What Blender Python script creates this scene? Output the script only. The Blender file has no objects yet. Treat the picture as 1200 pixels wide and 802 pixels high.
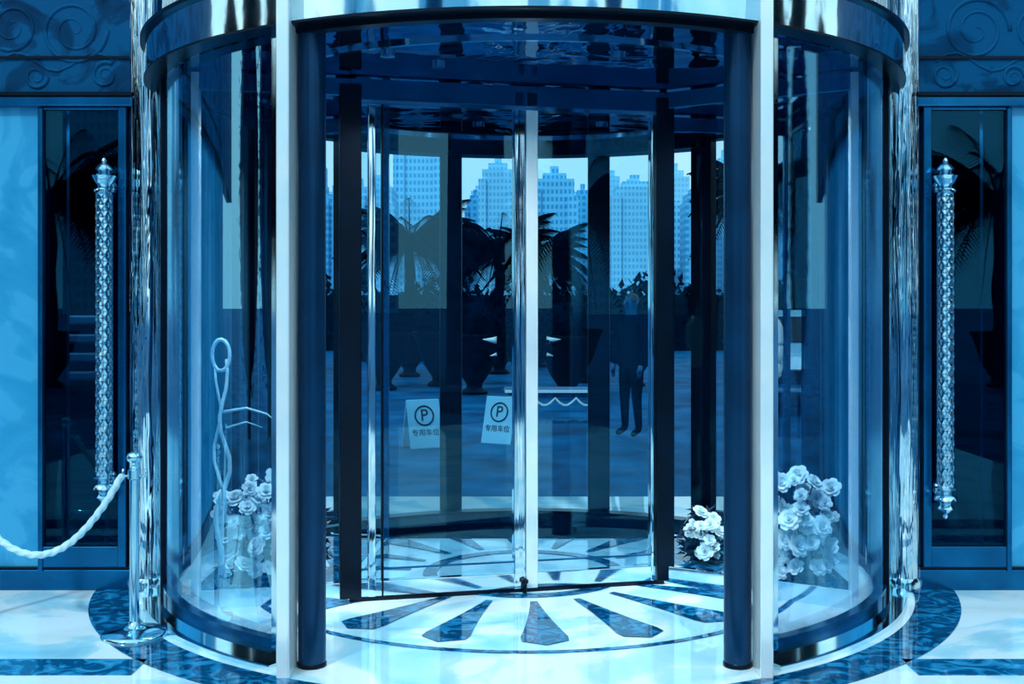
import bpy, math, random
from mathutils import Vector, Matrix
random.seed(7)
S=bpy.context.scene
S.view_settings.view_transform='Standard'
# ---------------------------------------------------------------- tones
STOPS=[(0,(0,6,18)),(.15,(1,30,55)),(.3,(4,70,112)),(.5,(14,120,172)),(.65,(60,162,208)),(.8,(142,210,236)),(.9,(200,236,248)),(1,(250,254,255))]
def lin(c):
    c/=255.
    return c/12.92 if c<=.04045 else ((c+.055)/1.055)**2.4
def T(v):
    v=max(0,min(1,v))
    for (a,ca),(b,cb) in zip(STOPS,STOPS[1:]):
        if v<=b:
            t=(v-a)/(b-a)
            return tuple(lin(ca[i]+(cb[i]-ca[i])*t) for i in range(3))+(1,)
# ---------------------------------------------------------------- materials
def nm(name):
    m=bpy.data.materials.new(name); m.use_nodes=True
    nt=m.node_tree; nt.nodes.clear()
    out=nt.nodes.new('ShaderNodeOutputMaterial')
    return m,nt,out
def coords(nt,scale=(1,1,1),kind='Object'):
    tc=nt.nodes.new('ShaderNodeTexCoord'); mp=nt.nodes.new('ShaderNodeMapping')
    mp.inputs['Scale'].default_value=scale
    nt.links.new(tc.outputs[kind],mp.inputs[0]); return mp.outputs[0]
def noise(nt,vec,scale,detail=4,dist=0):
    n=nt.nodes.new('ShaderNodeTexNoise'); n.inputs['Scale'].default_value=scale
    n.inputs['Detail'].default_value=detail; n.inputs['Distortion'].default_value=dist
    nt.links.new(vec,n.inputs['Vector']); return n.outputs['Fac']
def ramp(nt,fac,stops):
    r=nt.nodes.new('ShaderNodeValToRGB'); e=r.color_ramp.elements
    e[0].position,e[0].color=stops[0]; e[1].position,e[1].color=stops[-1]
    for p,c in stops[1:-1]:
        x=e.new(p); x.color=c
    nt.links.new(fac,r.inputs[0]); return r.outputs[0]
def bump(nt,h,strength,dist,bs):
    b=nt.nodes.new('ShaderNodeBump'); b.inputs['Strength'].default_value=strength; b.inputs['Distance'].default_value=dist
    nt.links.new(h,b.inputs['Height']); nt.links.new(b.outputs[0],bs.inputs['Normal'])
def principled(nt,out,rough=.5,metal=0,spec=.5):
    p=nt.nodes.new('ShaderNodeBsdfPrincipled'); p.inputs['Roughness'].default_value=rough
    p.inputs['Metallic'].default_value=metal; p.inputs['Specular IOR Level'].default_value=spec
    nt.links.new(p.outputs[0],out.inputs[0]); return p
def solid(name,v,rough=.5,metal=0,var=.04,nscale=6,spec=.5,bumpy=0):
    m,nt,out=nm(name); p=principled(nt,out,rough,metal,spec)
    f=noise(nt,coords(nt),nscale)
    c=ramp(nt,f,[(.3,T(v-var)),(.7,T(v+var))]); nt.links.new(c,p.inputs['Base Color'])
    if bumpy: bump(nt,f,bumpy,.02,p)
    return m
def streak_metal(name,v,rough=.04,strength=.35,sc=(14,14,.5),dist=.02,lo=.08,hi=.06,metal=1):
    m,nt,out=nm(name); p=principled(nt,out,rough,metal)
    f=noise(nt,coords(nt,sc),1.0,3,.6)
    c=ramp(nt,f,[(.3,T(v-lo)),(.7,T(v+hi))]); nt.links.new(c,p.inputs['Base Color'])
    bump(nt,f,strength,dist,p); return m
def marble(name,a,b,rough=.08,scale=1.5,spec=.6,dist=1.5):
    m,nt,out=nm(name); p=principled(nt,out,rough,0,spec)
    f=noise(nt,coords(nt),scale,8,dist)
    c=ramp(nt,f,[(.30,T(a)),(.47,T((a+b)/2)),(.52,T(b)),(.75,T(b))]); nt.links.new(c,p.inputs['Base Color'])
    return m
def glass(name,tint,base=.06,gain=.5,glossv=.74,wav=0,sc=(5,5,.4)):
    m,nt,out=nm(name)
    tr=nt.nodes.new('ShaderNodeBsdfTransparent'); tr.inputs[0].default_value=tint
    gl=nt.nodes.new('ShaderNodeBsdfGlossy'); gl.inputs['Roughness'].default_value=0.0; gl.inputs['Color'].default_value=T(glossv)
    lw=nt.nodes.new('ShaderNodeLayerWeight'); lw.inputs[0].default_value=.35
    mr=nt.nodes.new('ShaderNodeMapRange'); mr.inputs[3].default_value=base; mr.inputs[4].default_value=base+gain
    nt.links.new(lw.outputs['Fresnel'],mr.inputs[0])
    mx=nt.nodes.new('ShaderNodeMixShader'); nt.links.new(mr.outputs[0],mx.inputs[0])
    nt.links.new(tr.outputs[0],mx.inputs[1]); nt.links.new(gl.outputs[0],mx.inputs[2]); nt.links.new(mx.outputs[0],out.inputs[0])
    if wav:
        f=noise(nt,coords(nt,sc),1,2); bump(nt,f,wav,.02,gl)
    return m
def emis(name,v,st):
    m,nt,out=nm(name); e=nt.nodes.new('ShaderNodeEmission'); e.inputs[0].default_value=T(v); e.inputs[1].default_value=st
    nt.links.new(e.outputs[0],out.inputs[0]); return m
def facade(name,wall,win,sx,sz):
    m,nt,out=nm(name); p=principled(nt,out,.6,0,.2)
    tc=nt.nodes.new('ShaderNodeTexCoord'); sp=nt.nodes.new('ShaderNodeSeparateXYZ'); nt.links.new(tc.outputs['Object'],sp.inputs[0])
    def sq(o,per,th):
        a=nt.nodes.new('ShaderNodeMath'); a.operation='DIVIDE'; nt.links.new(o,a.inputs[0]); a.inputs[1].default_value=per
        b=nt.nodes.new('ShaderNodeMath'); b.operation='FRACT'; nt.links.new(a.outputs[0],b.inputs[0])
        c=nt.nodes.new('ShaderNodeMath'); c.operation='GREATER_THAN'; nt.links.new(b.outputs[0],c.inputs[0]); c.inputs[1].default_value=th
        return c.outputs[0]
    ad=nt.nodes.new('ShaderNodeMath'); ad.operation='ADD'; nt.links.new(sp.outputs[0],ad.inputs[0]); nt.links.new(sp.outputs[1],ad.inputs[1])
    mu=nt.nodes.new('ShaderNodeMath'); mu.operation='MULTIPLY'
    nt.links.new(sq(ad.outputs[0],sx,.4),mu.inputs[0]); nt.links.new(sq(sp.outputs[2],sz,.45),mu.inputs[1])
    c=ramp(nt,mu.outputs[0],[(0,T(wall)),(1,T(win))]); nt.links.new(c,p.inputs['Base Color']); return m

M_white=solid('polished_white_metal',.98,.15,.3,.02)
M_chrome=streak_metal('polished_chrome',.95,.05,.3)
M_chrome_smooth=solid('chrome',.92,.08,1,.03)
M_pillar=streak_metal('wavy_polished_steel',.94,.03,.8,(16,16,.7),.03)
M_panel=streak_metal('steel_painted_reflections',.48,.10,.7,(12,12,.12),.04,.26,.26,.4)  # streaky glass reflections painted into the base colour
M_dark=solid('dark_anodised_metal',.08,.28,.6,.03)
M_post=solid('dark_post_metal',.25,.27,.6,.02)
M_mid=solid('blue_frame_metal',.42,.2,.8,.05)
M_fascia=streak_metal('fascia_metal',.90,.06,.15,(2,2,1.0),.03)
M_ceil=streak_metal('mirror_ceiling',.50,.03,.35,(1.6,1.6,1.6),.04)
M_glass=glass('clear_glass',(.88,.95,.98,1),.02,.10)
M_wing=glass('wing_glass',(.64,.86,.95,1),.055,.25,.8)
M_curve=glass('curved_glass',(.82,.93,.98,1),.035,.42,.8)
M_sideglass=glass('side_door_glass',(.30,.50,.64,1),.06,.3,.66)
M_floor=marble('white_marble',.80,.97,.04,1.3)
M_inlay=marble('dark_marble_inlay',.60,.28,.05,7,.6,2.5)
M_inlay2=marble('blue_marble_inlay',.66,.36,.05,6,.6,2.5)
M_plaza=solid('plaza_paving',.34,.6,0,.10,1.2,spec=.03)
M_stone=marble('carved_stone',.20,.34,.5,3,.05)
M_pale=marble('pale_wall_marble',.58,.66,.2,2.2,.3)
M_mat=solid('door_mat_fabric',.08,.95,0,.03,90,spec=.0)
M_leaf=solid('leaf',.2,.4,0,.1,10)
M_petal=solid('white_petal',.99,.5,0,.01,10)
M_rope=solid('pale_rope',.9,.7,0,.05,30)
M_steel=solid('stanchion_steel',.86,.12,1,.05)
M_brass=solid('handle_metal',.84,.16,1,.08,20)
M_sign=solid('sign_board',.80,.4,0,.02)
M_ink=solid('ink',.16,.5,0,.01)
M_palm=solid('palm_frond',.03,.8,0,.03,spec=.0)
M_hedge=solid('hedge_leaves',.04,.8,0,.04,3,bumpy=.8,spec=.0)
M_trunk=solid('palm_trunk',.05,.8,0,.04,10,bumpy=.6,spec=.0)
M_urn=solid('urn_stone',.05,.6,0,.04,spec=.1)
M_table=solid('carved_table_wood',.42,.35,0,.12,14,spec=.2)
M_car=solid('car_paint',.85,.25,0,.02)
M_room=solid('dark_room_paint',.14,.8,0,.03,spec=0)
M_black=solid('black_glass',.05,.05,0,.01)
M_lamp=emis('lamp_glow',.95,2.5)

# ---------------------------------------------------------------- geometry helpers
def empty(name,loc=(0,0,0)):
    o=bpy.data.objects.new(name,None); o.empty_display_size=.2; S.collection.objects.link(o); o.location=loc; return o
def mesh(name,vs,fs,mat,parent=None,smooth=False,mats=None,mi=None):
    me=bpy.data.meshes.new(name); me.from_pydata([tuple(v) for v in vs],[],fs); me.update()
    if mats:
        for q in mats: me.materials.append(q)
        for i,pl in enumerate(me.polygons): pl.material_index=mi[i]
    elif mat: me.materials.append(mat)
    if smooth:
        for pl in me.polygons: pl.use_smooth=True
    o=bpy.data.objects.new(name,me); S.collection.objects.link(o)
    if parent: o.parent=parent
    return o
def bev(o,w,seg=2):
    b=o.modifiers.new('bevel','BEVEL'); b.width=w; b.segments=seg; b.limit_method='ANGLE'; return o
def box(name,x0,x1,y0,y1,z0,z1,mat,parent=None,b=0):
    vs=[(x,y,z) for z in (z0,z1) for y in (y0,y1) for x in (x0,x1)]
    fs=[(0,2,3,1),(4,5,7,6),(0,1,5,4),(2,6,7,3),(0,4,6,2),(1,3,7,5)]
    o=mesh(name,vs,fs,mat,parent)
    if b: bev(o,b)
    return o
def bar(name,A,B,th,z0,z1,mat,parent=None,b=0):
    A=Vector(A);B=Vector(B);d=(B-A).normalized(); n=Vector((-d.y,d.x))*th/2
    q=[A-n,B-n,B+n,A+n]
    vs=[(v.x,v.y,z) for z in (z0,z1) for v in q]
    fs=[(3,2,1,0),(4,5,6,7),(0,1,5,4),(1,2,6,5),(2,3,7,6),(3,0,4,7)]
    o=mesh(name,vs,fs,mat,parent)
    if b: bev(o,b)
    return o
def arc(name,r0,r1,a0,a1,z0,z1,mat,parent=None,seg=None,smooth=True):
    full=abs(a1-a0)>=360
    n=seg or max(6,int(abs(a1-a0)/2.5))
    vs=[];fs=[]
    for i in range(n+(0 if full else 1)):
        a=math.radians(a0+(a1-a0)*i/n); s,c=math.sin(a),-math.cos(a)
        vs+=[(r0*s,r0*c,z0),(r1*s,r1*c,z0),(r1*s,r1*c,z1),(r0*s,r0*c,z1)]
    m=len(vs)//4
    for i in range(n):
        j=(i+1)%m
        for k in range(4):
            l=(k+1)%4
            fs.append((4*i+k,4*j+k,4*j+l,4*i+l))
    if not full: fs+=[(3,2,1,0),(4*(m-1),4*(m-1)+1,4*(m-1)+2,4*(m-1)+3)]
    o=mesh(name,vs,fs,mat,parent,smooth)
    if smooth:
        e=o.modifiers.new('es','EDGE_SPLIT'); e.split_angle=math.radians(35)
    return o
def lathe_data(prof,c=(0,0,0),seg=32):
    vs=[];fs=[]
    for r,z in prof:
        for k in range(seg):
            a=2*math.pi*k/seg; vs.append((c[0]+r*math.cos(a),c[1]+r*math.sin(a),c[2]+z))
    for i in range(len(prof)-1):
        for k in range(seg):
            l=(k+1)%seg; fs.append((i*seg+k,i*seg+l,(i+1)*seg+l,(i+1)*seg+k))
    fs.append(tuple(range(seg))[::-1]); fs.append(tuple((len(prof)-1)*seg+k for k in range(seg)))
    return vs,fs
def lathe(name,prof,c,mat,parent=None,seg=32,smooth=True):
    v,f=lathe_data(prof,c,seg); o=mesh(name,v,f,mat,parent,smooth)
    e=o.modifiers.new('es','EDGE_SPLIT'); e.split_angle=math.radians(50); return o
def tube_data(path,rad,seg=10,lobes=0,amp=0,twist=0,cross=False):
    vs=[];fs=[]; path=[Vector(p) for p in path]; n=len(path)
    t0=(path[1]-path[0]).normalized()
    up=Vector((1,0,0)) if abs(t0.x)<.9 else Vector((0,0,1))
    u=(up-t0*up.dot(t0)).normalized(); L=0
    for i,pnt in enumerate(path):
        t=(path[min(i+1,n-1)]-path[max(i-1,0)]).normalized()
        u=(u-t*u.dot(t)).normalized(); w=t.cross(u)
        if i: L+=(pnt-path[i-1]).length
        R=rad(i/(n-1)) if callable(rad) else rad
        for k in range(seg):
            a=2*math.pi*k/seg; r=R
            if lobes:
                q=math.cos(lobes*a+twist*L)
                if cross: q=max(q,math.cos(lobes*a-twist*L))
                r=R*(1+amp*q)
            vs.append(pnt+u*r*math.cos(a)+w*r*math.sin(a))
    for i in range(n-1):
        for k in range(seg):
            l=(k+1)%seg; fs.append((i*seg+k,i*seg+l,(i+1)*seg+l,(i+1)*seg+k))
    fs.append(tuple(range(seg))[::-1]); fs.append(tuple((n-1)*seg+k for k in range(seg)))
    return vs,fs
def tube(name,path,rad,mat,parent=None,seg=10,**k):
    v,f=tube_data(path,rad,seg,**k); return mesh(name,v,f,mat,parent,True)
class Acc:
    def __init__(s): s.v=[];s.f=[];s.m=[]
    def add(s,d,mi=0):
        o=len(s.v); s.v+= [Vector(x) for x in d[0]]; s.f+=[tuple(i+o for i in f) for f in d[1]]; s.m+=[mi]*len(d[1])
def P(a,r): a=math.radians(a); return (r*math.sin(a),-r*math.cos(a))

# ---------------------------------------------------------------- floor & ground
box('ground',-700,700,-700,700,-.5,-.02,M_plaza)
box('floor',-4.6,4.6,-8.5,2.6,-.3,0,M_floor)
med=empty('floor_medallion')
acc=Acc()
for k in range(18):
    a0=20*k+4
    pts=[]
    N=12
    for side in (1,-1):
        for i in range(N+1):
            t=i/N if side==1 else 1-i/N
            r=.66+.76*t
            w=math.radians(1.6+3.9*t)*(1 if t<.84 else math.sqrt(max(0,1-((t-.84)/.16)**2)))
            a=math.radians(a0)+side*w
            pts.append((r*math.sin(a),-r*math.cos(a),.004))
    b=[(x,y,0.0) for x,y,z in pts]; n=len(pts)
    acc.add((pts+b,[tuple(range(n))]))
mesh('petals',acc.v,acc.f,M_inlay,med)
arc('thin_ring',1.50,1.535,0,360,0,.004,M_inlay,med)
arc('hub_ring',.50,.58,0,360,0,.004,M_inlay,med)
arc('outer_ring',2.11,2.33,-85,85,0,.004,M_inlay,med)
bands=empty('floor_inlay_band')
for sx in (-1,1):
    x0,x1=sorted((sx*1.62,sx*4.6))
    box('band',x0,x1,-1.83,-1.62,0,.004,M_inlay2,bands)
    x0,x1=sorted((sx*2.5,sx*4.6))
    box('thin_band',x0,x1,-1.3,-1.26,0,.004,M_inlay,bands)
box('front_band',-4.6,4.6,-2.40,-2.08,0,.004,M_inlay,bands)
pts=[]
R=1.84; y0=.95; a=math.asin(y0/R)
for i in range(41):
    t=a+(math.pi-2*a)*i/40; pts.append((R*math.cos(t),R*math.sin(t)))
n=len(pts)
mesh('door_mat',[(x,y,.012) for x,y in pts]+[(x,y,0) for x,y in pts],[tuple(range(n))]+[(i,(i+1)%n,(i+1)%n+n,i+n) for i in range(n)],M_mat)

# ---------------------------------------------------------------- revolving door: fixed drum
drum=empty('revolving_door')
for sx in (-1,1):
    A=lambda a:a*sx
    pe=127 if sx<0 else 109
    arc('curved_glass',1.945,1.955,A(31),A(77),.09,2.68,M_curve,drum)
    arc('rear_panel',1.93,1.96,A(80),A(pe),.09,2.68,M_panel,drum)  # opaque panel added to carry the painted reflection streaks
    arc('rear_glass',1.945,1.955,A(pe),A(139),.09,2.68,M_glass,drum)
    arc('base_ring',1.90,2.00,A(31),A(140),0,.05,M_chrome_smooth,drum)
    arc('base_lip',1.925,1.975,A(31),A(140),.05,.10,M_mid,drum)
    arc('base_skirt',2.0,2.07,A(31),A(78),0,.022,M_chrome_smooth,drum)
    for a_,w_,m_ in ((31.5,1.4,M_chrome_smooth),(77.5,1.6,M_chrome_smooth),(74,.7,M_mid),(70,.5,M_dark),(pe,1.2,M_mid),(140,2.4,M_dark),(62,.35,M_chrome_smooth)):
        arc('mullion',1.915,1.985,A(a_-w_),A(a_+w_),.05,2.69,m_,drum)
    for a_ in (84,90,97,103,109,115,121):
        if a_<pe: arc('rear_rib',1.90,1.93,A(a_-.5),A(a_+.5),.09,2.69,M_dark if (a_%2) else M_chrome_smooth,drum)
    v,f=lathe_data([(.058,0),(.058,2.7)],(sx*.899,-1.70,0),32); o=mesh('jamb_post',v,f,M_post,drum,True)
    o.modifiers.new('es','EDGE_SPLIT').split_angle=math.radians(50)
    lathe('jamb_shoe',[(.061,0),(.061,.015),(.058,.02)],(sx*.899,-1.70,0),M_dark,drum)
    x0,x1=sorted((sx*.96,sx*1.013)); box('jamb_reveal',x0,x1,-1.88,-1.66,0,3.4,M_white,drum,.006)
    x0,x1=sorted((sx*.46,sx*.62)); box('rear_door_stile',x0,x1,1.80,1.86,.03,2.69,M_dark,drum,.01)
arc('rear_track',1.80,1.92,139,221,.0,.03,M_dark,drum)
arc('rear_header',1.80,2.0,139,221,2.62,2.75,M_dark,drum)
can=empty('door_canopy')
v,f=lathe_data([(0.001,2.70),(2.0,2.70),(2.0,2.76),(0.001,2.76)],(0,0,0),96)
mesh('mirror_ceiling',v,f,M_ceil,can)
arc('fascia',1.99,2.06,0,360,2.695,2.88,M_fascia,can,144)
arc('fascia_lip',1.96,2.067,0,360,2.685,2.695,M_dark,can,144)
arc('fascia_top_trim',1.99,2.085,0,360,2.88,2.90,M_dark,can,144)
arc('top_drum',1.86,1.90,0,360,2.76,3.7,M_mid,can,144)
acc=Acc()
for i in range(150):
    a=360*i/150
    x,y=P(a,1.96); d=lathe_data([(.014,2.90),(.014,3.6)],(x,y,0),6); acc.add(d)
mesh('baluster_row',acc.v,acc.f,M_white,can)
arc('header_front',1.93,1.99,-29,29,2.665,2.70,M_dark,can)
arc('ceiling_trim',1.50,1.53,0,360,2.685,2.70,M_chrome_smooth,can,120)
DL=((-.64,-1.2),(-.42,-.95),(.44,-1.15),(.85,-1.2),(-.3,.9),(.5,.9),(-1.35,-.55),(1.35,-.55),(-1.25,-1.15),(1.25,-1.15))  # last four are added fittings that light the flower cases
for x,y in DL:
    lathe('downlight_rim',[(.022,2.684),(.036,2.684),(.036,2.70)],(x,y,0),M_chrome_smooth,can,20)
    lathe('downlight_lens',[(.001,2.688),(.022,2.688),(.022,2.70)],(x,y,0),M_lamp,can,20)

# ---------------------------------------------------------------- wing
wing=empty('revolving_door_wing')
A=Vector((-.90,-.64)); B=Vector((.76,-.25))
Md=A+(B-A)*.542
d=(B-A).normalized()
def stile(name,c,w,th,mat,z0=.02,z1=2.66):
    c=Vector(c); return bar(name,c-d*w/2,c+d*w/2,th,z0,z1,mat,wing,.005)
bar('leaf_glass',A,Md,.012,.10,2.58,M_wing,wing); bar('leaf_glass',Md,B,.012,.10,2.58,M_wing,wing)
bar('bottom_rail',A,Md,.045,.02,.10,M_chrome_smooth,wing,.004); bar('bottom_rail',Md,B,.045,.02,.10,M_chrome_smooth,wing,.004)
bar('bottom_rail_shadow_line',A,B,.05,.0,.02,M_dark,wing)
bar('top_rail',A,B,.06,2.58,2.69,M_mid,wing,.004)
bar('top_rail_cap',A,B,.07,2.56,2.58,M_chrome_smooth,wing)
bar('mid_line',A,B,.016,.155,.163,M_mid,wing)
stile('meeting_stile',Md-d*.034,.060,.06,M_chrome); stile('meeting_stile',Md+d*.034,.064,.06,M_white)
stile('stile_dark',A,.11,.09,M_dark); stile('stile_bright',A+d*.11,.04,.05,M_chrome); stile('stile_thin',A+d*.165,.012,.05,M_dark)
stile('stile_dark',B,.10,.09,M_dark); stile('stile_bright',B-d*.07,.02,.05,M_chrome)
lathe('floor_lock',[(.012,0),(.012,.05),(.02,.055),(.02,.07),(.006,.08)],(Md.x,Md.y-.05,0),M_dark,wing,12)
for sx,Q in ((-1,A),(1,B)):
    E=Vector((sx*1.645,-.81)); F=Vector((sx*1.66,.72)); G=Vector((sx*.86,.55))
    for n_,(p_,q_) in enumerate(((Q,E),(E,F),(F,G),(G,Q))):
        if n_ in (0,2): bar('case_glass',p_,q_,.01,.12,2.60,M_glass,wing)
        bar('case_bottom_rail',p_,q_,.04,.0,.10,M_chrome_smooth,wing,.004)
        bar('case_top_rail',p_,q_,.04,2.60,2.69,M_mid,wing,.004)
    for c_,m_ in ((E,M_white),(F,M_mid),(G,M_mid)):
        c_=Vector(c_); bar('case_post',c_-Vector((.02,0)),c_+Vector((.02,0)),.05,.0,2.69,m_,wing,.005)
    q=[Q,E,F,G]; 
    if sx>0: q=q[::-1]
    cx=sum((p_.x for p_ in q))/4; cy=sum((p_.y for p_ in q))/4
    q=[Vector((cx+(p_.x-cx)*.95,cy+(p_.y-cy)*.95)) for p_ in q]
    mesh('case_floor',[(p_.x,p_.y,z) for z in (.01,.09) for p_ in q],[(0,1,2,3),(7,6,5,4),(0,1,5,4),(1,2,6,5),(2,3,7,6),(3,0,4,7)],M_inlay,wing)

# ---------------------------------------------------------------- flowers
def petal(ang,tilt,L,W,base):
    vs=[];fs=[]
    rot=Matrix.Rotation(ang,3,'Z')
    for i in range(4):
        t=i/3
        for j in range(3):
            s=(j-1)
            w=W*math.sin(math.pi*(.18+.62*t))
            out_=base+L*t*math.sin(tilt)+L*.25*t*t*math.sin(tilt)
            up=L*t*math.cos(tilt)-L*.25*t*t*math.sin(tilt)
            cup=-.25*W*abs(s)*math.cos(tilt)
            vs.append(rot@Vector((out_+cup,s*w,up)))
    for i in range(3):
        for j in range(2):
            k=i*3+j; fs.append((k,k+1,k+4,k+3))
    return vs,fs
def rose():
    a=Acc()
    for lay,(n,t,L,W,b) in enumerate(((3,.15,.026,.016,.004),(4,.45,.032,.021,.007),(5,.85,.038,.025,.009),(6,1.2,.042,.027,.010))):
        for k in range(n): a.add(petal(2*math.pi*(k+.37*lay)/n,t,L,W,b))
    return a
def leaf(L,W):
    vs=[Vector((0,0,0)),Vector((L*.4,W,.01)),Vector((L*.4,0,-.006)),Vector((L*.4,-W,.01)),Vector((L,0,-.02))]
    return vs,[(0,2,1),(0,3,2),(2,4,1),(3,4,2)]
rs=rose()
def xf(dt,m): return [m@v for v in dt[0]],dt[1]
def arrangement(name,cx,cy,rx,ry,h,nf,dens,sc=1):
    a=Acc()
    v,f=lathe_data([(.12*rx/.27,.09),(.16*rx/.27,.12),(.18*rx/.27,.22),(.15*rx/.27,.24)],(cx,cy,0),24); a.add((v,f),2)
    for i in range(dens):
        th=random.uniform(0,2*math.pi); u=random.random()**.5; z=.11+h*random.random()*(1-.5*u*u)
        p=Vector((cx+rx*u*math.cos(th),cy+ry*.8*u*math.sin(th)+.03,z))
        m=Matrix.Translation(p)@Matrix.Rotation(random.uniform(0,6.28),4,'Z')@Matrix.Rotation(random.uniform(-1.2,.3),4,'Y')
        a.add(xf(leaf(random.uniform(.05,.09),random.uniform(.012,.025)),m),1)
    pl=[]; tries=0
    while len(pl)<nf and tries<6000:
        tries+=1
        th=random.uniform(-math.pi,0); u=random.random()**.4; z=.13+h*(.02+.98*random.random())*(1-.25*u*u)
        p=Vector((cx+rx*u*math.cos(th),cy+ry*min(1,u+.25)*math.sin(th)-.03,z))
        if any((p-q).length<.058*sc for q in pl): continue
        pl.append(p)
        s=random.uniform(.55,1.1)*sc
        m=Matrix.Translation(p)@Matrix.Rotation(random.uniform(.5,1.2),4,'X')@Matrix.Rotation(random.uniform(-.6,.6),4,'Y')@Matrix.Rotation(random.uniform(0,6),4,'Z')@Matrix.Scale(s,4)
        a.add(xf((rs.v,rs.f),m),0)
        a.add(tube_data([(cx+rx*.2*math.cos(th),cy+ry*.2*math.sin(th),.13),tuple((Vector((cx,cy,.1))+p)/2),tuple(p)],.004,5),1)
    return mesh(name,a.v,a.f,None,None,False,[M_petal,M_leaf,M_urn],a.m)
arrangement('flower_arrangement',-1.34,-.44,.27,.19,.54,60,1500)
arrangement('flower_arrangement',1.39,-.42,.26,.19,.54,60,1500)
arrangement('flower_arrangement',1.00,-.10,.10,.14,.26,16,400,.85)
br=Acc()  # solid pale stems standing in for the barrier rope's reflection
def wob(p0,p1,n,amp,ph): 
    return [tuple(Vector(p0).lerp(Vector(p1),i/n)+Vector((amp*math.sin(ph+i*.9),amp*math.cos(ph*2+i*.7),0))*(math.sin(math.pi*i/n))) for i in range(n+1)]
zb=.09
br.add(tube_data(wob((-1.56,-.70,zb),(-1.52,-.70,1.25),16,.03,.3),lambda t:.015-.006*t,8))
br.add(tube_data(wob((-1.53,-.70,zb),(-1.58,-.70,1.22),16,.03,2.2),lambda t:.011-.004*t,8))
loop=[(-1.55+.045*math.cos(a),-.70,1.27+.08*math.sin(a)) for a in [ -1.6+6.2*i/16 for i in range(17)]]
br.add(tube_data(loop,.010,8))
br.add(tube_data([(-1.54,-.70,.98),(-1.42,-.70,1.0),(-1.32,-.69,.97),(-1.26,-.68,.92)],lambda t:.008-.005*t,6))
br.add(tube_data([(-1.52,-.70,.9),(-1.42,-.70,.93),(-1.34,-.69,.90)],lambda t:.006-.004*t,6))
mesh('rope_reflection_form',br.v,br.f,M_rope,None,True)
ln=empty('banded_pale_shape')  # made-up object for a pale banded shape
lathe('banded_body',[(.02,1.10),(.05,1.12),(.055,1.19),(.045,1.20),(.058,1.21),(.06,1.29),(.05,1.30),(.062,1.31),(.058,1.40),(.04,1.44),(.01,1.46)],(1.42,.02,0),M_petal,ln,24)
lathe('pole',[(.05,.09),(.05,.105),(.01,.12),(.008,1.10)],(1.42,.02,0),M_steel,ln,16)

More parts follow.
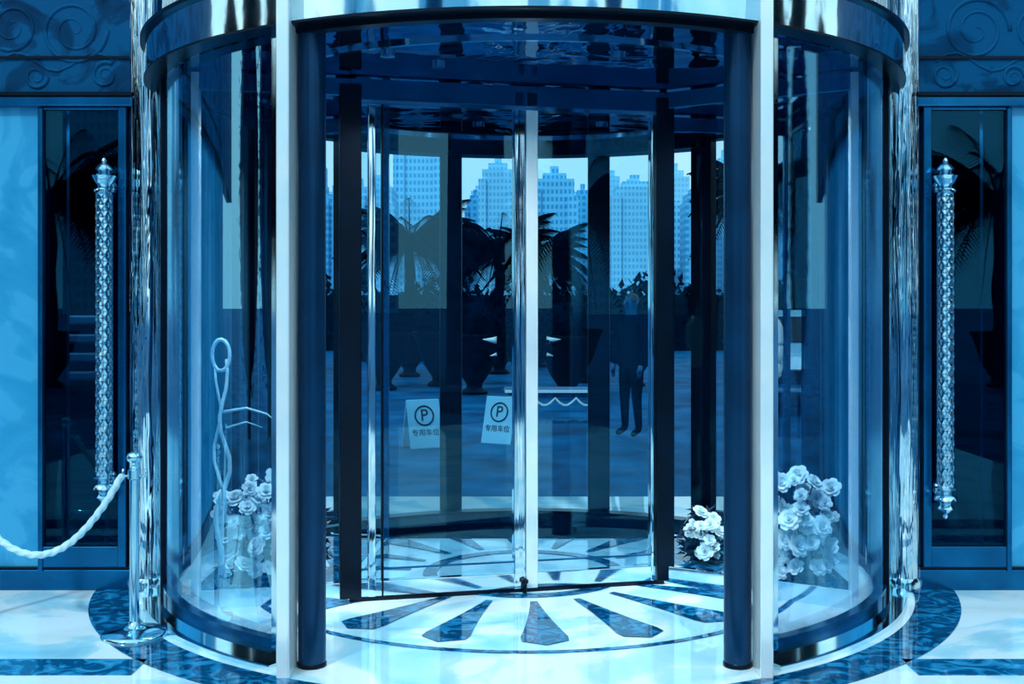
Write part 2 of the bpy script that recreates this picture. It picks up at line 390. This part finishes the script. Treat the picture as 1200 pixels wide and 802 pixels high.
# ---------------------------------------------------------------- facade
yw=-.40
for side,sx in (('left',-1),('right',1)):
    W=empty('wall_'+side)
    def bx(n,xa,xb,ya,yb,za,zb_,m,b=0,par=W):
        x0,x1=sorted((sx*xa,sx*xb)); return box(n,x0,x1,ya,yb,za,zb_,m,par,b)
    bx('pier',2.60,6,yw,0,0,2.66,M_pale)
    bx('pier_trim',2.575,2.60,yw-.03,-.1,.1,2.58,M_mid,.004)
    bx('upper_stone',1.98,9,yw,0,2.66,5,M_stone)
    bx('stone_course',2.08,6,yw-.012,yw,2.845,2.86,M_dark)
    bx('architrave',2.09,6,yw-.05,yw,2.585,2.64,M_mid,.008)
    bx('architrave_line',2.09,6,yw-.06,yw,2.64,2.66,M_dark)
    bx('plinth',2.10,6,yw-.02,yw+.1,0,.11,M_mid,.005)
    bx('plinth_line',2.10,6,yw-.025,yw,.115,.125,M_dark)
    bx('reveal',1.97,2.13,-.3,0,0,2.66,M_dark)
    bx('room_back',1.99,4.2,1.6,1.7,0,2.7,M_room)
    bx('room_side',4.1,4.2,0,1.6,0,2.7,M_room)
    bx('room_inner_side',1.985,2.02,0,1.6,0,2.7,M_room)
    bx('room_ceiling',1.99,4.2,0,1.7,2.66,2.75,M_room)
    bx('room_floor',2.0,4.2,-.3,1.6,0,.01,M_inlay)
    cx=sx*2.036
    v,f=lathe_data([(.092,0),(.092,3.6)],(cx,yw+.03,0),40); o=mesh('polished_half_column',v,f,M_pillar,W,True); o.modifiers.new('es','EDGE_SPLIT').split_angle=.9
    lathe('half_column_foot',[(.105,0),(.105,.05),(.095,.07)],(cx,yw+.03,0),M_steel,W)
    D=empty('door_1' if sx<0 else 'door_2')
    bx('stile_inner',2.13,2.172,yw-.03,-.3,.125,2.585,M_mid,.004,D)
    bx('glass',2.172,2.575,yw-.004,yw+.02,.235,2.57,M_sideglass,0,D)
    bx('bottom_rail',2.172,2.575,yw-.025,-.3,.125,.235,M_mid,.004,D)
    bx('top_rail',2.172,2.575,yw-.02,-.3,2.57,2.585,M_mid,.003,D)
    H=D; hx=sx*2.215; hy=yw-.11
    zl,zh=(.46,2.30) if sx<0 else (.40,2.30)
    n=420; tube('handle_twisted_shaft',[(hx,hy,zl+.17+(zh-zl-.36)*i/n) for i in range(n+1)],.042,M_brass,H,48,lobes=8,amp=.07,twist=95,cross=True)
    lathe('handle_top_finial',[(.04,0),(.055,.01),(.055,.02),(.035,.03),(.035,.045),(.05,.06),(.062,.085),(.066,.095),(.04,.10),(.03,.115),(.045,.13),(.03,.15),(.012,.165),(.014,.175),(.006,.19)],(hx,hy,zh-.19),M_brass,H)
    lathe('handle_bottom_finial',[(.004,0),(.014,.012),(.012,.024),(.03,.035),(.045,.055),(.03,.075),(.04,.09),(.06,.10),(.055,.12),(.035,.13),(.035,.145),(.055,.155),(.055,.165),(.04,.17)],(hx,hy,zl),M_brass,H)
    for zz in (zl+.145,zh-.145):
        tube('handle_bracket',[(hx,hy+.03,zz),(hx,yw-.004,zz)],.014,M_brass,H,12)
        tube('handle_bracket_rose',[(hx,yw-.018,zz),(hx,yw-.004,zz)],.035,M_brass,H,20)
    def spiral(x,z,r,turns,dr,ph):
        pts=[]
        N=70
        for i in range(N+1):
            t=i/N; a=ph+dr*turns*2*math.pi*t; q=r*(1-t)**.8+.012
            pts.append((x+q*math.cos(a),yw+.003,z+q*math.sin(a)))
        return pts
    for (px,pz,r,tn,dr,ph) in ((2.42,3.0,.17,2.2,1,0),(2.75,3.02,.14,2,-1,2),(2.25,2.76,.06,1.6,-1,1),(2.62,2.75,.05,1.5,1,0),(3.1,2.95,.16,2,1,0)):
        tube('volute',spiral(sx*px,pz,r,tn,dr*sx,ph),lambda t:.014-.008*t,M_stone,W,8)
    tube('stem',[(sx*(2.2+.06*i),yw+.003,2.83+.05*math.sin(i*.9)) for i in range(18)],.010,M_stone,W,8)
box('wall_front',-9,9,-.05,.15,3.7,6,M_stone)
st=empty('slat_back_chair')
cx,cy=-2.70,.45
for sxx in (-.2,.2):
    for sy in (-.18,.18):
        tube('leg',[(cx+sxx*1.1,cy+sy*1.1,.01),(cx+sxx,cy+sy,.72)],.016,M_steel,st,10)
    tube('back_post',[(cx+sxx,cy-.18,.72),(cx+sxx,cy-.21,1.45)],.014,M_steel,st,10)
box('seat',cx-.23,cx+.23,cy-.21,cy+.21,.70,.77,M_mid,st,.03)
for z in (1.08,1.19,1.30,1.41): box('back_slat',cx-.21,cx+.21,cy-.225,cy-.19,z,z+.055,M_sign,st,.012)
for sy in (-.19,.19): tube('foot_rail',[(cx-.21,cy+sy,.3),(cx+.21,cy+sy,.3)],.01,M_steel,st,8)

# ---------------------------------------------------------------- stanchions & rope
def stanchion(x,y):
    e=empty('rope_stanchion')
    lathe('base',[(.15,0),(.15,.012),(.14,.022),(.06,.035),(.03,.05),(.024,.07)],(x,y,0),M_steel,e,40)
    lathe('pole',[(.022,.05),(.022,.72),(.03,.725),(.03,.765),(.022,.77),(.022,.80),(.034,.81),(.036,.825),(.03,.84),(.012,.85)],(x,y,0),M_steel,e,24)
    for s in (-1,1):
        tube('hook',[(x+s*.02,y,.74),(x+s*.045,y,.735),(x+s*.055,y,.75),(x+s*.05,y,.77)],.006,M_steel,e,8)
    return e
stanchion(-1.80,-1.26); stanchion(-2.76,-1.15)
rp=[]
for i in range(141):
    t=i/140; x=-1.858+(-2.70+1.858)*t; y=-1.26+.11*t
    rp.append((x,y,.36+.385*((x+2.28)/.425)**2))
tube('barrier_rope',rp,.015,M_rope,None,18,lobes=3,amp=.2,twist=110)

# ---------------------------------------------------------------- plaza built beyond the glass in place of its reflection
CY=-6.54
def at(px,depth): return (px-615)*depth/1342., depth+CY
FM=[facade('tower_a',.80,.66,1.5,2.6),facade('tower_b',.74,.62,2.1,2.4),facade('tower_c',.84,.74,1.3,2.2),facade('tower_far_hazed',.84,.78,1.8,2.6)]  # haze painted in as lighter tower colours, palest on the far row
def tower(x,y,w,dp,h,m,crown=True):
    a=Acc()
    def b(x0,x1,y0,y1,z0,z1):
        a.add(([(X,Y,Z) for Z in (z0,z1) for Y in (y0,y1) for X in (x0,x1)],[(0,2,3,1),(4,5,7,6),(0,1,5,4),(2,6,7,3),(0,4,6,2),(1,3,7,5)]))
    b(-w/2,w/2,-dp/2,dp/2,0,h)
    b(-w*.62,-w*.38,-dp*.6,dp*.4,0,h*.93); b(w*.3,w*.6,-dp*.62,dp*.3,0,h*.86)
    if crown: b(-w*.32,w*.3,-dp*.3,dp*.3,h,h*1.05); b(-w*.12,w*.1,-dp*.1,dp*.1,h*1.05,h*1.11)
    o=mesh('tower_block',a.v,a.f,m); o.location=(x,y,-.02); return o
for i,(a_,b_,top,dep) in enumerate(((345,380,190,420),(385,425,225,400),(428,462,216,380),(470,522,120,420),(548,566,232,430),(566,602,196,390),(628,672,207,400),(672,694,226,440),(720,768,216,390),(772,800,238,430),(803,832,224,400),(836,862,190,420),(870,905,235,400),(950,1010,150,420),(1040,1100,210,400),(200,260,170,420),(270,330,230,390))):
    x,y=at((a_+b_)/2,dep); tower(x,y,(b_-a_)*dep/1342,14,(359-top)*dep/1342,FM[i%3])
for i in range(24):
    px=300+i*29+random.uniform(-7,7); dep=560+random.uniform(-30,30); top=random.choice((205,222,235,248,260))
    x,y=at(px,dep); tower(x,y,random.uniform(20,30)*dep/1342,14,(359-top)*dep/1342,FM[3])
for i in range(16):
    x=-230+i*31+random.uniform(-8,8); tower(x,-180-random.uniform(0,80),random.uniform(14,24),16,random.uniform(25,90),FM[i%3])

def frond(L,up,droop):
    a=Acc(); pts=[]
    N=18
    for i in range(N+1):
        t=i/N; pts.append(Vector((L*t,0,up*t-droop*t*t)))
    a.add(tube_data(pts,lambda t:.018*(1-t)+.004,5))
    for i in range(1,N+1):
        p=pts[i]; 
        for k in (0,.5):
            q=p-(pts[i]-pts[i-1])*k; ln_=L*.34*math.sin(math.pi*min(.97,.12+.86*i/N))+.06
            for s in (-1,1):
                tip=q+Vector((ln_*.55,s*ln_*.8,-ln_*.5))
                w=Vector((.03,0,0))
                a.add(([q-w,q+w,tip],[(0,1,2)]))
    return a
UP=[(.22,0),(.24,.05),(.14,.12),(.14,.18),(.3,.42),(.48,.95),(.52,1.0),(.52,1.06),(.44,1.06),(.42,.98)]
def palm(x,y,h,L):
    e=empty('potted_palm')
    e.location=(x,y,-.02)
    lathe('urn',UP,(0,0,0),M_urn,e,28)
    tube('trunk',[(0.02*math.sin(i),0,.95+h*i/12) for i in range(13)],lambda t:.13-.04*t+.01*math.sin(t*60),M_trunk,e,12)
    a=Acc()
    n=54
    for k in range(n):
        el=k/n
        fr=frond(L*random.uniform(.85,1.1),L*(1.25-1.45*el),L*(.60+.40*el))
        m=Matrix.Translation((0,0,.95+h))@Matrix.Rotation(k*2.4,4,'Z')
        a.add(xf((fr.v,fr.f),m))
    mesh('fronds',a.v,a.f,M_palm,e)
def shrub(name,x,y,z,rx,ry,rz,n=1400,par=None):
    a=Acc()
    for i in range(n):
        v=Vector((random.gauss(0,1),random.gauss(0,1),random.gauss(0,1))).normalized()*random.uniform(.75,1.05)
        p=Vector((x+v.x*rx,y+v.y*ry,z+max(-.9,v.z)*rz))
        m=Matrix.Translation(p)@Matrix.Rotation(random.uniform(0,6.3),4,'Z')@Matrix.Rotation(random.uniform(-1.4,1.4),4,'Y')
        a.add(xf(leaf(.16*max(.6,min(rx,rz)),.05*max(.6,min(rx,rz))),m))
    seg=20
    prof=[(.05,-.9)]+[(.9*math.cos(t),.9*math.sin(t)) for t in [(-1.1+2.6*k/9) for k in range(10)]]
    v,f=lathe_data(prof,(0,0,0),seg); a.add(([(x+q[0]*rx,y+q[1]*ry,z+q[2]*rz) for q in v],f))
    return mesh(name,a.v,a.f,M_hedge,par)
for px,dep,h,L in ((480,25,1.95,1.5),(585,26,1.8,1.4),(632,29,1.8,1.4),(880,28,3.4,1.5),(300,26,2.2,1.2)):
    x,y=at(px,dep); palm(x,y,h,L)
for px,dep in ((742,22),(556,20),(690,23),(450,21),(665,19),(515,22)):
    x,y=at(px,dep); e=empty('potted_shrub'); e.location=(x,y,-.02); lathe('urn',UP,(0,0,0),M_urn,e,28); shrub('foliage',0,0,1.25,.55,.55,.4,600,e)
a=Acc()
for i in range(6200):
    x=random.uniform(-19,19); p=Vector((x,33.4+random.uniform(-.7,.7),random.uniform(.1,2.3)+.3*math.sin(x*1.7)))
    m=Matrix.Translation(p)@Matrix.Rotation(random.uniform(0,6.3),4,'Z')@Matrix.Rotation(random.uniform(-1.4,1.4),4,'Y')
    a.add(xf(leaf(.4,.12),m))
a.add(([(X,Y,Z) for Z in (-.02,1.9) for Y in (32.8,34) for X in (-19,19)],[(0,2,3,1),(4,5,7,6),(0,1,5,4),(2,6,7,3),(0,4,6,2),(1,3,7,5)]))
mesh('hedge',a.v,a.f,M_hedge)
a=Acc()
for i in range(3800):
    x=random.uniform(-5,3.2); p=Vector((x,25.6+random.uniform(-.4,.4),random.uniform(.05,1.1)))
    m=Matrix.Translation(p)@Matrix.Rotation(random.uniform(0,6.3),4,'Z')@Matrix.Rotation(random.uniform(-1.4,1.4),4,'Y')
    a.add(xf(leaf(.22,.07),m))
a.add(([(X,Y,Z) for Z in (-.02,1.0) for Y in (25.3,25.9) for X in (-5,3.2)],[(0,2,3,1),(4,5,7,6),(0,1,5,4),(2,6,7,3),(0,4,6,2),(1,3,7,5)]))
mesh('low_hedge',a.v,a.f,M_hedge)
for x,y,z in ((-17,20,4.5),(17,20,4.5),(22,28,5),(-22,28,5)):
    e=empty('broadleaf_tree'); tube('trunk',[(x,y,-.02),(x+.1,y,1.6),(x,y,3.2)],lambda t:.22-.08*t,M_trunk,e,12)
    o=shrub('crown',x,y,z,2.1,2.1,2.3,1500,e)
cyp=[(sx*9.8,y) for sx in (-1,1) for y in (-1.6,-3.0,-4.3,-5.9,-7.3,-8.6,-10.4,-12.0)]+[at(938,26),at(1000,24)]  # side rows out of view, added to darken glass reflections; last two are plaza trees
for x,y in cyp:
    e=empty('cypress_and_reflection_blocker'); tube('trunk',[(x,y,-.02),(x,y,.5),(x,y,1.2)],.12,M_trunk,e,10)
    hh=random.uniform(2.4,3.0); rr=.75 if abs(x)>9 else .40
    shrub('crown',x,y,.3+hh,rr,rr,hh,900,e)

def text(s,size,loc,par,mat,ext=.002):
    c=bpy.data.curves.new('lettering','FONT'); c.body=s; c.size=size; c.align_x='CENTER'; c.align_y='CENTER'; c.extrude=ext
    o=bpy.data.objects.new('lettering',c); S.collection.objects.link(o); c.materials.append(mat); o.parent=par; o.location=loc; o.rotation_euler=(math.pi/2,0,0); return o
def slab(name,w,h,th,tilt,mat,par,off):
    o=box(name,-w/2,w/2,-th/2,th/2,0,h,mat,par,.01); o.rotation_euler=(tilt,0,0); o.location=off; return o
def psign(px,dep,rot):
    sg=empty('parking_sign'); x,y=at(px,dep); sg.location=(x,y,-.02); sg.rotation_euler=(0,0,math.radians(rot))
    fp=slab('front_board',.38,.54,.015,-.26,M_sign,sg,(0,-.14,0)); slab('back_board',.38,.54,.015,.26,M_sign,sg,(0,.14,0))
    text('P',.18,(0,-.011,.36),fp,M_ink)
    ring=[(.105*math.cos(2*math.pi*i/32),-.011,.36+.105*math.sin(2*math.pi*i/32)) for i in range(33)]
    tube('circle',ring,.009,M_ink,fp,6)
    text('专用车位',.08,(0,-.011,.17),fp,M_ink)
psign(495,12.5,26); psign(588,12.9,-28)  # second board stands in for a mirrored image of the sign

x,y=at(650,13.9)
tb=empty('ornate_table'); tb.location=(x,y,-.02)
box('top',-.62,.62,-.25,.25,.50,.545,M_table,tb,.012)
box('top_edge',-.60,.60,-.262,-.25,.505,.54,M_petal,tb,.004)
box('apron',-.55,.55,-.2,.2,.42,.50,M_table,tb,.01)
for sxx in (-1,1):
    for sy in (-1,1):
        tube('cabriole_leg',[(sxx*.52,sy*.17,.46),(sxx*.57,sy*.19,.38),(sxx*.55,sy*.18,.27),(sxx*.46,sy*.16,.14),(sxx*.48,sy*.17,.05),(sxx*.56,sy*.19,0.01)],lambda t:.055-.03*math.sin(t*2.4),M_sign if sy<0 else M_table,tb,12)
tube('swag',[(-.5+i/20,-.215,.44-.09*math.sin(math.pi*((i%5)/5)))for i in range(21)],.016,M_petal,tb,6)
box('stretcher',-.48,.48,-.03,.03,.12,.16,M_table,tb,.008)
lathe('vase',[(.06,.545),(.1,.56),(.05,.62),(.12,.74),(.15,.86),(.1,.95),(.13,.97)],(-.38,0,0),M_urn,tb,24)
shrub('bouquet',-.38,0,1.15,.33,.25,.27,900,tb)
for s in (-1,1):  # white cones modelled in place of reflected lights
    cx_=-.40+s*.30
    tube('light_reflection_cone',[(cx_,-.1,1.13),(cx_+s*.05,-.1,1.13),(cx_+s*.11,-.1,1.135),(cx_+s*.17,-.1,1.14)],lambda t:.045*(1-t)+.003,M_petal,tb,14)
    tube('light_reflection_cone',[(cx_,-.1,.96),(cx_+s*.04,-.1,.95),(cx_+s*.08,-.1,.94)],lambda t:.02*(1-t)+.003,M_petal,tb,14)

def car(x,y,rot):
    e=empty('car'); e.location=(x,y,-.02); e.rotation_euler=(0,0,rot)
    prof=[(-2.2,.3),(-2.25,.6),(-2.15,.85),(-1.3,.98),(-.75,1.38),(-.2,1.46),(.6,1.44),(1.25,1.25),(1.7,1.02),(2.15,.98),(2.25,.7),(2.2,.3)]
    vs=[];fs=[];n=len(prof)
    for yy,b in ((-.88,0),(-.80,1),(.80,1),(.88,0)):
        for X,Z in prof:
            inset=max(0,(Z-.95))*.35
            sgn=1 if yy>0 else -1
            vs.append((X*(1 if b else .985),yy-sgn*inset,Z+(.02 if b else -.02)))
    for s_ in range(3):
        for i in range(n):
            j=(i+1)%n; fs.append((s_*n+i,s_*n+j,(s_+1)*n+j,(s_+1)*n+i))
    fs.append(tuple(range(n))[::-1]); fs.append(tuple(3*n+i for i in range(n)))
    o=mesh('body',vs,fs,M_car,e); bev(o,.04,3)
    for sgn in (-1,1):
        q=[(-1.12,1.0),(-.68,1.33),(-.2,1.40),(.55,1.38),(1.12,1.2),(1.45,1.02)]
        mesh('side_window',[(X,sgn*(.905-max(0,Z-.95)*.35),Z) for X,Z in q],[tuple(range(6))],M_black,e)
    mesh('windscreen',[(-1.33,-.7,1.02),(-1.33,.7,1.02),(-.84,.62,1.385),(-.84,-.62,1.385)],[(0,1,2,3)],M_black,e)
    for X in (-1.35,1.4):
        for sgn in (-1,1):
            tube('wheel',[(X,sgn*.72,.33),(X,sgn*.91,.33)],.33,M_ink,e,28); tube('hub',[(X,sgn*.90,.33),(X,sgn*.925,.33)],.2,M_steel,e,20)
    for sgn in (-1,1): 
        box('headlamp',-2.27,-2.15,sgn*.62-.16,sgn*.62+.16,.62,.76,M_steel,e,.02)
    box('grille',-2.285,-2.2,-.38,.38,.45,.66,M_ink,e,.02)
x,y=at(958,18); car(x,y,math.radians(68))

def person(x,y,rot):
    e=empty('standing_person'); e.location=(x,y,-.02); e.rotation_euler=(0,0,rot)
    V=[((0,0,.90),.14,.10),((0,0,1.08),.135,.095),((0,0,1.27),.165,.11),((0,0,1.38),.10,.08),((0,-.005,1.44),.055,.055),((0,-.015,1.52),.07,.085),((0,-.015,1.60),.075,.092),((0,-.005,1.665),.05,.06),
       ((.17,0,1.36),.062,.062),((.22,.02,1.10),.048,.048),((.22,-.06,.87),.034,.034),((.22,-.08,.82),.026,.03),
       ((-.17,0,1.36),.062,.062),((-.23,.02,1.10),.048,.048),((-.20,-.08,.88),.034,.034),((-.19,-.10,.83),.026,.03),
       ((.09,0,.84),.095,.095),((.10,-.02,.47),.062,.062),((.11,.01,.09),.042,.042),((.12,-.13,.035),.038,.03),
       ((-.09,0,.84),.095,.095),((-.11,.0,.47),.062,.062),((-.12,.02,.09),.042,.042),((-.14,-.12,.035),.038,.03)]
    E=[(0,1),(1,2),(2,3),(3,4),(4,5),(5,6),(6,7),(2,8),(8,9),(9,10),(10,11),(2,12),(12,13),(13,14),(14,15),(0,16),(16,17),(17,18),(18,19),(0,20),(20,21),(21,22),(22,23)]
    me=bpy.data.meshes.new('body'); me.from_pydata([v[0] for v in V],E,[]); o=bpy.data.objects.new('body',me); S.collection.objects.link(o); o.parent=e
    o.modifiers.new('skin','SKIN'); 
    for i,v in enumerate(V): me.skin_vertices[0].data[i].radius=(v[1],v[2])
    me.skin_vertices[0].data[0].use_root=True
    s=o.modifiers.new('sub','SUBSURF'); s.levels=2; s.render_levels=2
    m,nt,out=nm('clothed_figure'); p=principled(nt,out,.8,0,.0)
    tc=nt.nodes.new('ShaderNodeTexCoord'); sp=nt.nodes.new('ShaderNodeSeparateXYZ'); nt.links.new(tc.outputs['Object'],sp.inputs[0])
    mr=nt.nodes.new('ShaderNodeMath'); mr.operation='DIVIDE'; mr.inputs[1].default_value=2; nt.links.new(sp.outputs[2],mr.inputs[0])
    c=ramp(nt,mr.outputs[0],[(0,T(.01)),(.05,T(.04)),(.45,T(.05)),(.71,T(.08)),(.715,T(.34)),(1,T(.34))])
    for n_ in nt.nodes:
        if n_.type=='VALTORGB': n_.color_ramp.interpolation='CONSTANT'
    nt.links.new(c,p.inputs['Base Color']); me.materials.append(m)
    sk=solid('skin',.34,.6); hair=solid('hair',.03,.6)
    prof=[(.088*math.cos(t),.1*math.sin(t)) for t in [(-.1+1.66*k/8) for k in range(9)]]
    v,f=lathe_data(prof,(0,.01,1.60),20); mesh('hair',v,f,hair,e,True)
    a=Acc()
    a.add(tube_data([(0,-.10,1.60),(0,-.125,1.57),(0,-.115,1.555)],lambda t:.010+.006*t,8))
    for s in (-1,1):
        a.add(tube_data([(s*.078,0,1.555),(s*.086,0.005,1.58),(s*.08,0.01,1.605)],.013,8))
        hx,hy,hz=(.22,-.085,.82) if s>0 else (-.19,-.105,.83)
        a.add(tube_data([(hx,hy,hz+.03),(hx,hy-.01,hz-.02),(hx,hy-.015,hz-.06)],lambda t:.026+.004*math.sin(3*t),10))
        for k,(L) in enumerate((.07,.08,.075,.058)):
            yy=hy-.035+k*.016; a.add(tube_data([(hx,yy,hz-.05),(hx-s*.006,yy-.004,hz-.05-L*.55),(hx-s*.016,yy-.002,hz-.05-L)],lambda t:.0085-.003*t,7))
        a.add(tube_data([(hx,hy-.025,hz-.01),(hx-s*.01,hy-.05,hz-.04),(hx-s*.012,hy-.052,hz-.07)],lambda t:.010-.003*t,7))
    mesh('hands_and_features',a.v,a.f,sk,e,True)
    a=Acc()
    for s in (-1,1): a.add(tube_data([(s*.03,-.098,1.585),(s*.03,-.108,1.585)],.009,8))
    a.add(tube_data([(-.022,-.098,1.525),(0,-.105,1.523),(.022,-.098,1.525)],.005,6))
    mesh('eyes_and_mouth',a.v,a.f,hair,e,True)
x,y=at(740,13.5); person(x,y,math.radians(-48))

for xx in (-4.2,4.2):  # behind the camera, added to give dark vertical streaks in reflections
    e=empty('unseen_reflection_column'); lathe('shaft',[(.6,0),(.6,.3),(.45,.4),(.4,5.5),(.55,5.7),(.6,6)],(xx,-10.5,-.02),M_stone,e,32)
for xx,yy in ((-9,-16),(-3,-20),(3.5,-19),(9,-16)):
    palm(xx,yy,2.6,2.0)

# ---------------------------------------------------------------- lights, world, camera
w=bpy.data.worlds.new('sky'); S.world=w; w.use_nodes=True; nt=w.node_tree; nt.nodes.clear()
out=nt.nodes.new('ShaderNodeOutputWorld'); bg=nt.nodes.new('ShaderNodeBackground'); nt.links.new(bg.outputs[0],out.inputs[0])
tc=nt.nodes.new('ShaderNodeTexCoord'); sp=nt.nodes.new('ShaderNodeSeparateXYZ'); nt.links.new(tc.outputs['Generated'],sp.inputs[0])
c=ramp(nt,sp.outputs[2],[(0,T(.88)),(.12,T(.91)),(.5,T(.90)),(1,T(.87))]); nt.links.new(c,bg.inputs[0]); bg.inputs[1].default_value=1.4
def light(kind,name,loc,rot,e,col,size=1,sy=None):
    l=bpy.data.lights.new(name,kind); l.energy=e; l.color=col[:3]
    if kind=='SUN': l.angle=size
    if kind=='SPOT': l.spot_size=math.radians(140); l.spot_blend=.6; l.shadow_soft_size=.03
    o=bpy.data.objects.new(name,l); S.collection.objects.link(o); o.location=loc; o.rotation_euler=rot; return o
light('SUN','sun',(0,-5,8),(math.radians(48),0,math.radians(-28)),1.6,T(.93),.05)
for x,y in DL:
    if y==-1.15 and abs(x)>1.2:
        l=light('SPOT','flower_fill_spot',(x,y,2.67),(math.radians(17),0,0),230,T(.95)); l.data.spot_size=math.radians(34)  # added fill aimed at the flowers
    else: light('SPOT','downlight_and_case_fill',(x,y,2.675),(0,0,0),80 if abs(x)>1.2 else 34,T(.95))  # the brighter outer pair is added fill for the flower cases
for sx in (-1,1): light('SPOT','room_fill_light',(sx*2.6,.1,2.6),(0,0,0),60,T(.92))  # added fill to light the chair and rooms, no fixture there
cam=bpy.data.cameras.new('camera'); co=bpy.data.objects.new('camera',cam); S.collection.objects.link(co); S.camera=co
co.location=(0,CY,1.52); co.rotation_euler=(math.pi/2,0,0); cam.sensor_width=36; cam.lens=1342/1200*36
cam.shift_x=-15/1200; cam.shift_y=-42/1200; cam.clip_end=3000
